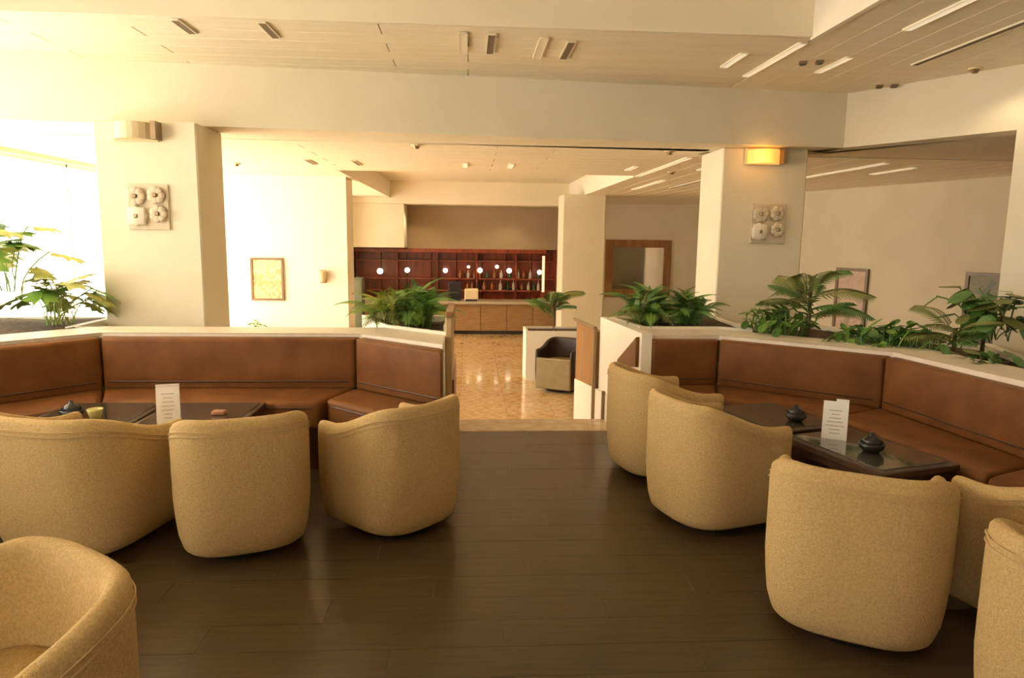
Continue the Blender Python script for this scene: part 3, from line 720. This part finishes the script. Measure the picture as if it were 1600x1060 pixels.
def ornament(label, loc, s_):
    t_ = thing('wall_ornament', label, 'ornament', loc, 0, 'pale relief ornaments on the pillars')
    mobj('plaque', box(B(), -.16*s_, .17*s_, -.02, 0, -.2*s_, .17*s_, bev=.005), relp_m, t_)
    k = 0
    for (dx, dz, rr) in ((-.08, .07, .075), (.08, .08, .07), (.09, -.07, .07), (-.08, -.09, .08)):
        bm = B()
        if k == 3: box(bm, dx*s_-.07, dx*s_+.07, -.06, -.02, dz*s_-.07, dz*s_+.07, bev=.008)
        for q in range(7):
            a = q*2*math.pi/7; M = Matrix.Translation((dx*s_+rr*.55*s_*math.cos(a), -.04, dz*s_+rr*.55*s_*math.sin(a))) @ Matrix.Diagonal((rr*.5*s_, .018, rr*.5*s_, 1))
            bmesh.ops.create_icosphere(bm, subdivisions=2, radius=1, matrix=M)
        k += 1
        p_ = mobj('rosette', bm, rel_m if k > 3 else relq_m, t_, smooth=True)
        mobj('rosette_centre', box(B(), dx*s_-.016, dx*s_+.016, -.07, -.04, dz*s_-.016, dz*s_+.016, bev=.006), metal_m, p_)
ornament('pale flower relief ornament on the left pillar', (-2.62, 5.95, 1.83), 1.0)
ornament('pale flower relief ornament on the right pillar', (2.95, 6.76, 1.79), 1.05)
t_ = thing('wall_sconce', 'small cream sconce right of the painting on the bright wall', 'lamp', (-2.26, 11.0, .97))
mobj('backplate', box(B(), -.05, .05, -.02, 0, -.1, .1, bev=.004), metal_m, t_); mobj('shade', cyl(B(), 0, -.09, -.08, .09, .05, .09, 18), shade_m, t_)

# ------------------------------------------------------------------ ceiling fittings
slotd = None
def slot(x, y0, y1, z, kind, label, wd=.035, rot=0):
    L = y1-y0
    t_ = thing('slot_diffuser' if kind == 'dark' else ('strip_light' if kind == 'lit' else 'slot_cover'), label, {'dark': 'vent', 'lit': 'light', 'pale': 'vent'}[kind], (x, y0+L/2, z), rot,
               {'dark': 'dark slot vents in the ceilings', 'lit': 'pale strip lights in the ceilings', 'pale': 'pale slot covers in the ceilings'}[kind])
    bm = B(); w_ = wd/2
    for q in ((-w_-.008, -w_, -L/2, L/2), (w_, w_+.008, -L/2, L/2), (-w_, w_, -L/2-.008, -L/2), (-w_, w_, L/2, L/2+.008)): box(bm, *q, -.012, 0)
    mobj('frame', bm, ceil_m if kind != 'lit' else lightslot_m, t_)
    mobj('blade' if kind != 'lit' else 'diffuser', box(B(), -w_, w_, -L/2, L/2, -.010, -.002), {'dark': darkslot_m, 'lit': striplit_m, 'pale': lightslot_m}[kind], t_)
ord_ = ['leftmost', 'second', 'third', 'fourth']
for (x, y0, y1, k, lab) in [
    (-1.93, 4.93, 5.24, 'dark', 'leftmost dark slot vent, upper left of the lounge ceiling'),
    (-1.37, 4.93, 5.28, 'dark', 'second dark slot vent from the left in the lounge ceiling'),
    (.16, 5.03, 5.53, 'dark', 'dark slot vent in the middle, left one of the middle pair'),
    (.735, 5.15, 5.62, 'dark', 'dark slot vent in the middle, right one of the middle pair'),
    (-.04, 5.02, 5.52, 'pale', 'pale slot cover beside the left middle dark vent'),
    (.53, 5.08, 5.64, 'pale', 'pale slot cover beside the right middle dark vent'),
    (2.06, 5.31, 5.73, 'lit', 'short pale strip light left of the coffer corner'),
    (2.36, 5.0, 6.02, 'lit', 'long pale strip light running from the coffer corner to the beam'),
    (2.89, 5.33, 5.82, 'lit', 'short pale strip light right of the coffer corner'),
    (2.88, 3.7, 4.63, 'lit', 'long pale strip light near the top right of the ceiling'),
    (3.505, 4.0, 5.49, 'dark', 'long dark slot vent near the right bulkhead')]:
    slot(x, y0, y1, 2.998, k, lab, .05)
for i, x in enumerate((-1.93, -1.37, -.04, .53, 2.06)):
    slot(x, 8.6, 9.1, 2.498, 'lit' if i > 1 else 'dark', 'short slot fitting in the lobby ceiling, %s of five in a row' % ['leftmost', 'second', 'middle', 'fourth', 'rightmost'][i], .05)
for i, (x, y0, y1, k) in enumerate([(2.40, 7.6, 9.9, 'lit'), (2.95, 7.8, 8.9, 'lit'), (2.95, 10.5, 12.5, 'lit'), (3.5, 8.2, 12.0, 'dark'), (4.1, 8.6, 10.4, 'lit'), (4.7, 7.7, 9.9, 'lit'), (5.3, 8.1, 9.0, 'lit')]):
    slot(x, y0, y1, 2.498, k, 'slot fitting in the lobby ceiling right of the coffer, %s from the left' % ['first', 'second nearer', 'second farther', 'third', 'fourth', 'fifth', 'sixth'][i], .06)
def twin(x, y, z, lab):
    t_ = thing('twin_spotlight', lab, 'spotlight', (x, y, z), R(-20), 'small dark twin spotlights in the right ceiling')
    for dx in (-.06, .06):
        h_ = mobj('housing', box(B(), dx-.03, dx+.03, -.03, .03, -.022, 0, bev=.004), metal_m, t_)
        mobj('reflector', cyl(B(), dx, 0, -.027, -.022, .022, n=12), dark_m, h_)
twin(2.67, 5.5, 2.998, 'dark twin spotlight just right of the coffer corner')
twin(3.73, 6.22, 2.998, 'dark twin spotlight close to the right bulkhead')
def sprinkler(x, y, z, lab, nm='ceiling_sensor'):
    t_ = thing(nm, lab, 'sensor', (x, y, z), 0, 'small round ceiling sensors')
    mobj('base', cyl(B(), 0, 0, -.014, 0, .055, n=20), shade_m, t_); mobj('dome', cyl(B(), 0, 0, -.04, -.014, .02, .035, n=16), metal_m, t_)
sprinkler(4.05, 5.55, 2.998, 'small round sensor at the top right beside the bulkhead')
sprinkler(-.51, 7.05, 2.498, 'small round sensor above the left walkway fern')
sprinkler(2.04, 7.1, 2.498, 'small round sensor left of the right pillar top')
sprinkler(2.68, 9.2, 2.498, 'small round sensor beyond the right pillar, farther than its twin')
sprinkler(-2.94, 9.2, 2.498, 'small round sensor above the bright left opening')
